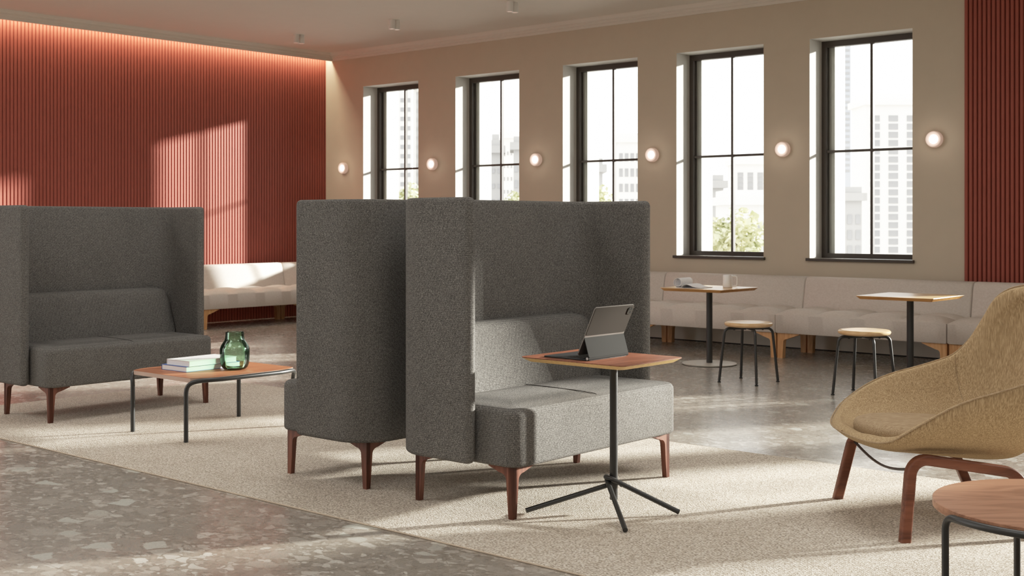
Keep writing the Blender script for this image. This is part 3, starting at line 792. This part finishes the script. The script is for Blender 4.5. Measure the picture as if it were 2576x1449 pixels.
# ------------------------------------------------------------------ round table in the right foreground
t = thing('round_side_table', 'round walnut low table with black tube frame, in the right foreground', 'table', (-1.300, 4.231, 0), R(40.985))
zt, rt_ = 0.40, 0.40
b = NB(); lathe(b, [(0.02, zt-0.028), (rt_-0.003, zt-0.028), (rt_, zt-0.025), (rt_, zt-0.002), (rt_-0.002, zt), (0.02, zt)], 96)
obj('tabletop', b, MAT['walnut_side'], t, angle=30)
for a0, a1 in ((190, 267), (10, 87)):
    ro = rt_+0.011; zz = zt-0.020; pts = []
    def pol(a, r, z): return (r*math.cos(R(a)), r*math.sin(R(a)), z)
    arc = [pol(a0+(a1-a0)*k/18, ro, zz) for k in range(19)]
    raw = [pol(a0, ro-0.0, 0.0), pol(a0, ro, zz-0.045)]
    lead = []
    for k in range(1, 6):
        q = PI/2*k/6; lead.append(pol(a0+6.5*(1-math.cos(q)), ro, zz-0.045+0.045*math.sin(q)))
    tail = []
    for k in range(5, 0, -1):
        q = PI/2*k/6; tail.append(pol(a1-6.5*(1-math.cos(q)), ro, zz-0.045+0.045*math.sin(q)))
    arc = [pol(a0+6.5+(a1-a0-13)*k/18, ro, zz) for k in range(19)]
    pts = raw+lead+arc+tail+[pol(a1, ro, zz-0.045), pol(a1, ro, 0.0)]
    b = NB(); tube(b, pts, 0.0118, 12); obj('tube_frame', b, MAT['black_metal'], t)

# ------------------------------------------------------------------ lamps
def make_sconce(label):
    t = thing('wall_lamp', label, 'lamp', group='round glass wall lamps between the windows')
    # axis along -y from the wall
    def disc(prof):
        b = NB(); rs = [[(r*math.cos(2*PI*k/40), -y, r*math.sin(2*PI*k/40)) for k in range(40)] for r, y in prof]; rings(b, rs); return b
    obj('glass_ring', disc([(0.060, 0.0), (0.074, 0.004), (0.079, 0.012), (0.080, 0.050), (0.0765, 0.064), (0.070, 0.068), (0.058, 0.064), (0.054, 0.056), (0.02, 0.052)]), MAT['lamp_glass'], t)
    obj('bulb_disc', disc([(0.046, 0.048), (0.046, 0.058), (0.040, 0.063), (0.025, 0.066), (0.005, 0.067)]), MAT['lamp_core'], t, label='glowing white centre')
    return t
SC = [(-13.391, 2.088), (-11.613, 2.090), (-9.815, 2.090), (-8.086, 2.088), (-6.425, 2.088), (-4.790, 2.122)]
words = ['round wall lamp in the corner, between the red wall and the first window', 'round wall lamp between the first and second windows from the red wall',
         'round wall lamp between the second and third windows from the red wall', 'round wall lamp between the third and fourth windows from the red wall',
         'round wall lamp left of the window nearest the right-hand red panel', 'round wall lamp beside the right-hand red panel, right of the last window']
lamp = make_sconce(words[0]); lamp.location = (SC[0][0], YW, SC[0][1])
for (x, z), w in zip(SC[1:], words[1:]): dup(lamp, (x, YW, z), 0, w)
for x, z in SC:
    L = bpy.data.lights.new('wall_lamp_glow', 'POINT'); L.energy = 0.45; L.color = (1.0, 0.86, 0.74); L.shadow_soft_size = 0.06
    o = bpy.data.objects.new('wall_lamp_glow', L); C.objects.link(o); o.location = (x, YW-0.16, z)
def make_spot(label):
    t = thing('ceiling_spotlight', label, 'lamp', group='twin white ceiling spotlights')
    for y in (-0.043, 0.043):
        b = NB(); lathe(b, [(0.037, 0.0), (0.037, -0.110), (0.034, -0.113), (0.031, -0.108), (0.02, -0.098)], 28, cy=y)
        c_ = obj('cylinder', b, MAT['white_metal'], t)
        b = NB(); lathe(b, [(0.018, -0.099), (0.026, -0.1125), (0.012, -0.1135)], 20, cy=y); obj('lens', b, MAT['lamp_glass'], c_)
    return t
sp = make_spot('twin white ceiling spotlight nearest the red wall'); sp.location = (-12.60, 10.30, ZC)
dup(sp, (-10.825, 10.31, ZC), 0, 'twin white ceiling spotlight, middle of the three in a row')
dup(sp, (-8.955, 10.315, ZC), 0, 'twin white ceiling spotlight farthest from the red wall, at the top edge')

# ------------------------------------------------------------------ city outside
YAW = R(40.985)
def site(right, ahead): return Vector((-math.sin(YAW)*ahead+math.cos(YAW)*right, math.cos(YAW)*ahead+math.sin(YAW)*right, 0))
GZ = -24.0
b = NB(); box(b, -260, 160, 16, 330, GZ-0.5, GZ); st = struct(obj('street', b, MAT['street'], smooth=False))
def building(label, r0, r1, ahead, top, cols, rows, ww, wh, z_lo, mat, name='tower_block', setback=None, roof=None):
    w = r1-r0; t = thing(name, label, 'building', tuple(site((r0+r1)/2, ahead))[:2]+(GZ,), YAW)
    b = NB(); box(b, -w/2, w/2, 0, 4, 0, top-GZ); obj('facade', b, MAT[mat], t, False)
    if setback:
        s0, s1, st_ = setback; b = NB(); box(b, s0, s1, 1, 3, top-GZ, st_-GZ); obj('rooftop', b, MAT['facade_grey'], t, False)
    b = NB(); box(b, -w/2-0.25, w/2+0.25, -0.35, 4.2, top-GZ-0.9, top-GZ-0.4); obj('cornice', b, MAT[mat], t, False)
    b = NB(); box(b, -ww/2, ww/2, -0.06, 0.05, -wh/2, wh/2)
    me = None; total = cols*rows
    for c_ in range(cols):
        for r_ in range(rows):
            x = -w/2+(c_+0.5)*w/cols; z = z_lo+(r_+0.5)*(top-1.6-z_lo)/rows-GZ
            if me is None: o = obj('window', b, MAT['facade_win'], t, False); me = o.data
            else: o = bpy.data.objects.new('window', me); C.objects.link(o); o.parent = t
            o.location = (x, 0, z)
    return t
def px_r(x, d): return (x-1288)/3119.9*d
def px_z(y, d): return 1.32+(558.7-y)/3119.9*d
d = 95
building('tall white tower with paired window columns seen through the last window', px_r(2178, d), px_r(2316, d), d, px_z(235, d), 3, 20, 0.72, 0.46, -3, 'facade')
d = 120
building('blue-grey glass tower seen in the upper left of the last window', px_r(2070, d), px_r(2140, d), d, px_z(20, d), 2, 26, 1.1, 0.22, 6, 'facade_glass')
d = 80
building('low grey building at the bottom left of the last window', px_r(2085, d), px_r(2168, d), d, px_z(470, d), 4, 6, 0.28, 0.6, -4, 'facade_grey')
d = 75
building('white building with a heavy cornice above the tree in the fourth window', px_r(1828, d), px_r(1940, d), d, px_z(478, d), 5, 3, 0.4, 0.5, -2, 'facade')
d = 110
building('white office block with wide windows, upper right of the fourth window', px_r(1850, d), px_r(1950, d), d, px_z(388, d), 4, 4, 0.5, 0.4, 4, 'facade')
d = 85
building('grey block left of the mullion in the fourth window', px_r(1758, d), px_r(1820, d), d, px_z(440, d), 3, 5, 0.25, 0.35, -2, 'facade_grey')
d = 120
building('distant pale tower at the right of the third window', px_r(1555, d), px_r(1640, d), d, px_z(335, d), 6, 7, 0.35, 0.8, -2, 'facade')
d = 80
building('low grey roofline at the left of the third window', px_r(1470, d), px_r(1516, d), d, px_z(398, d), 4, 4, 0.15, 0.6, -2, 'facade_grey')
d = 85
building('grey brick building with a roof tank in the second window', px_r(1234, d), px_r(1262, d), d, px_z(352, d), 2, 8, 0.2, 0.3, -3, 'facade_grey', setback=(-0.3, 0.2, px_z(335, d)))
d = 93
building('white building left of the grey one in the second window', px_r(1190, d), px_r(1232, d), d, px_z(190, d), 3, 18, 0.18, 0.25, -3, 'facade')
d = 101
building('pale building right of the mullion in the second window', px_r(1264, d), px_r(1300, d), d, px_z(320, d), 4, 10, 0.12, 0.3, -3, 'facade')
building('grey corner tower at the right edge of the second window', px_r(1292, d-18), px_r(1330, d-18), d-18, px_z(343, d-18), 3, 8, 0.2, 0.5, -3, 'facade_grey')
d = 90
building('tall white tower with window columns filling the first window', px_r(955, d), px_r(1036, d), d, px_z(185, d), 5, 17, 0.25, 0.3, -1, 'facade')
d = 97
building('grey tower edge at the right of the first window', px_r(1038, d), px_r(1062, d), d, px_z(170, d), 2, 18, 0.22, 0.3, -1, 'facade_grey')

def tree(label, right, ahead, zc, rad, seed):
    p = site(right, ahead)
    t = thing('street_tree', label, 'tree', (p.x, p.y, GZ), 0, 'trees in front of the buildings')
    rnd = random.Random(seed)
    b = NB(); tube(b, [(0, 0, 0), (0.2, 0.1, (zc-GZ)*0.5), (0, 0, zc-GZ)], [0.45, 0.3, 0.12], 8); obj('trunk', b, MAT['bark'], t)
    b = NB()
    for k in range(1500):
        while True:
            v = Vector((rnd.uniform(-1, 1), rnd.uniform(-1, 1), rnd.uniform(-1, 1)))
            if 0.25 < v.length < 1: break
        lump = 0.78+0.22*math.sin(5*v.x+seed)*math.cos(6*v.z+2*v.y+seed)
        c = v*rad*lump; c.z = c.z*0.9+zc-GZ
        s = rnd.uniform(0.08, 0.22)*rad*0.55
        q = Matrix.Rotation(rnd.uniform(0, 6.28), 3, Vector((rnd.uniform(-1, 1), rnd.uniform(-1, 1), rnd.uniform(-1, 1))).normalized())
        vs = [b.verts.new(c+q @ Vector(pp)*s) for pp in ((-1, 0, 0), (0, -0.6, 0.1), (1, 0, 0), (0, 0.6, 0.1))]
        b.faces.new(vs)
    obj('crown', b, MAT['leaf'], t, False)
for lab, x, y, r_, d, sd in (('leafy tree in the lower right of the first window', 1035, 520, 70, 60, 1), ('leafy tree at the lower right of the second window', 1300, 520, 50, 62, 2),
                             ('leafy tree in the lower left of the third window', 1490, 520, 72, 58, 3), ('broad leafy tree filling the bottom of the fourth window', 1850, 610, 105, 55, 4),):
    tree(lab, px_r(x, d), d, px_z(y, d), r_/3119.9*d, sd)

# ------------------------------------------------------------------ light
w = bpy.data.worlds.new('World'); bpy.context.scene.world = w; w.use_nodes = True
nt = w.node_tree; bg = nt.nodes['Background']
bg.inputs[0].default_value = (1.0, 0.985, 0.96, 1); bg.inputs[1].default_value = 3.4
S = bpy.data.lights.new('sun', 'SUN'); S.energy = 21.0; S.angle = R(2.5); S.color = (1.0, 0.95, 0.87)
so = bpy.data.objects.new('sun', S); C.objects.link(so); so.location = (6, 22, 9)
az = R(-119); el = math.atan(0.238)
so.rotation_euler = Vector((math.cos(az)*math.cos(el), math.sin(az)*math.cos(el), -math.sin(el))).to_track_quat('-Z', 'Y').to_euler()
# LED line in the cove above the red wall
A = bpy.data.lights.new('cove_light', 'AREA'); A.shape = 'RECTANGLE'; A.size = 0.05; A.size_y = 16.0; A.energy = 120; A.color = (1.0, 0.84, 0.62)
ao = bpy.data.objects.new('cove_light', A); C.objects.link(ao); ao.location = (-13.722, 3.75, 3.725); ao.rotation_euler = (0, 0, 0)

# added fill lights without fixtures, lifting ambient over the middle and rear
for x in (-10.5, -6.5, -2.5, 1.5):
    for y in (-2.5, 1.5, 5.5):
        Q = bpy.data.lights.new('ceiling_fill', 'AREA'); Q.shape = 'SQUARE'; Q.size = 1.6; Q.energy = 40; Q.color = (1.0, 0.98, 0.95)
        qo = bpy.data.objects.new('ceiling_fill', Q); C.objects.link(qo); qo.location = (x, y, ZC-0.02)

# ------------------------------------------------------------------ camera
cam = bpy.data.cameras.new('camera'); co = bpy.data.objects.new('camera', cam); C.objects.link(co)
co.location = (0, 0, 1.32); co.rotation_euler = (PI/2, 0, YAW)
cam.sensor_width = 36; cam.lens = 3119.9/2576*36; cam.shift_y = -(724.5-558.7)/2576
cam.dof.use_dof = True; cam.dof.focus_distance = 5.4; cam.dof.aperture_fstop = 9
sc = bpy.context.scene; sc.camera = co
sc.view_settings.view_transform = 'Standard'; sc.view_settings.look = 'None'; sc.view_settings.exposure = 0.0
# soft highlight roll-off
vs = sc.view_settings; vs.use_curve_mapping = True; cm = vs.curve_mapping
cm.white_level = (2.6, 2.6, 2.6); cm.extend = 'HORIZONTAL'
cv = cm.curves[3]
for x, y in ((0.1/2.6, 0.1), (0.2/2.6, 0.2), (0.4/2.6, 0.392), (0.6/2.6, 0.545), (0.9/2.6, 0.70), (1.4/2.6, 0.87), (2.0/2.6, 0.97)): cv.points.new(x, y)
cm.update()
sc.cycles.use_denoising = True
sc.cycles.max_bounces = 10; sc.cycles.diffuse_bounces = 6; sc.cycles.transparent_max_bounces = 16
sc.cycles.caustics_reflective = False; sc.cycles.caustics_refractive = False
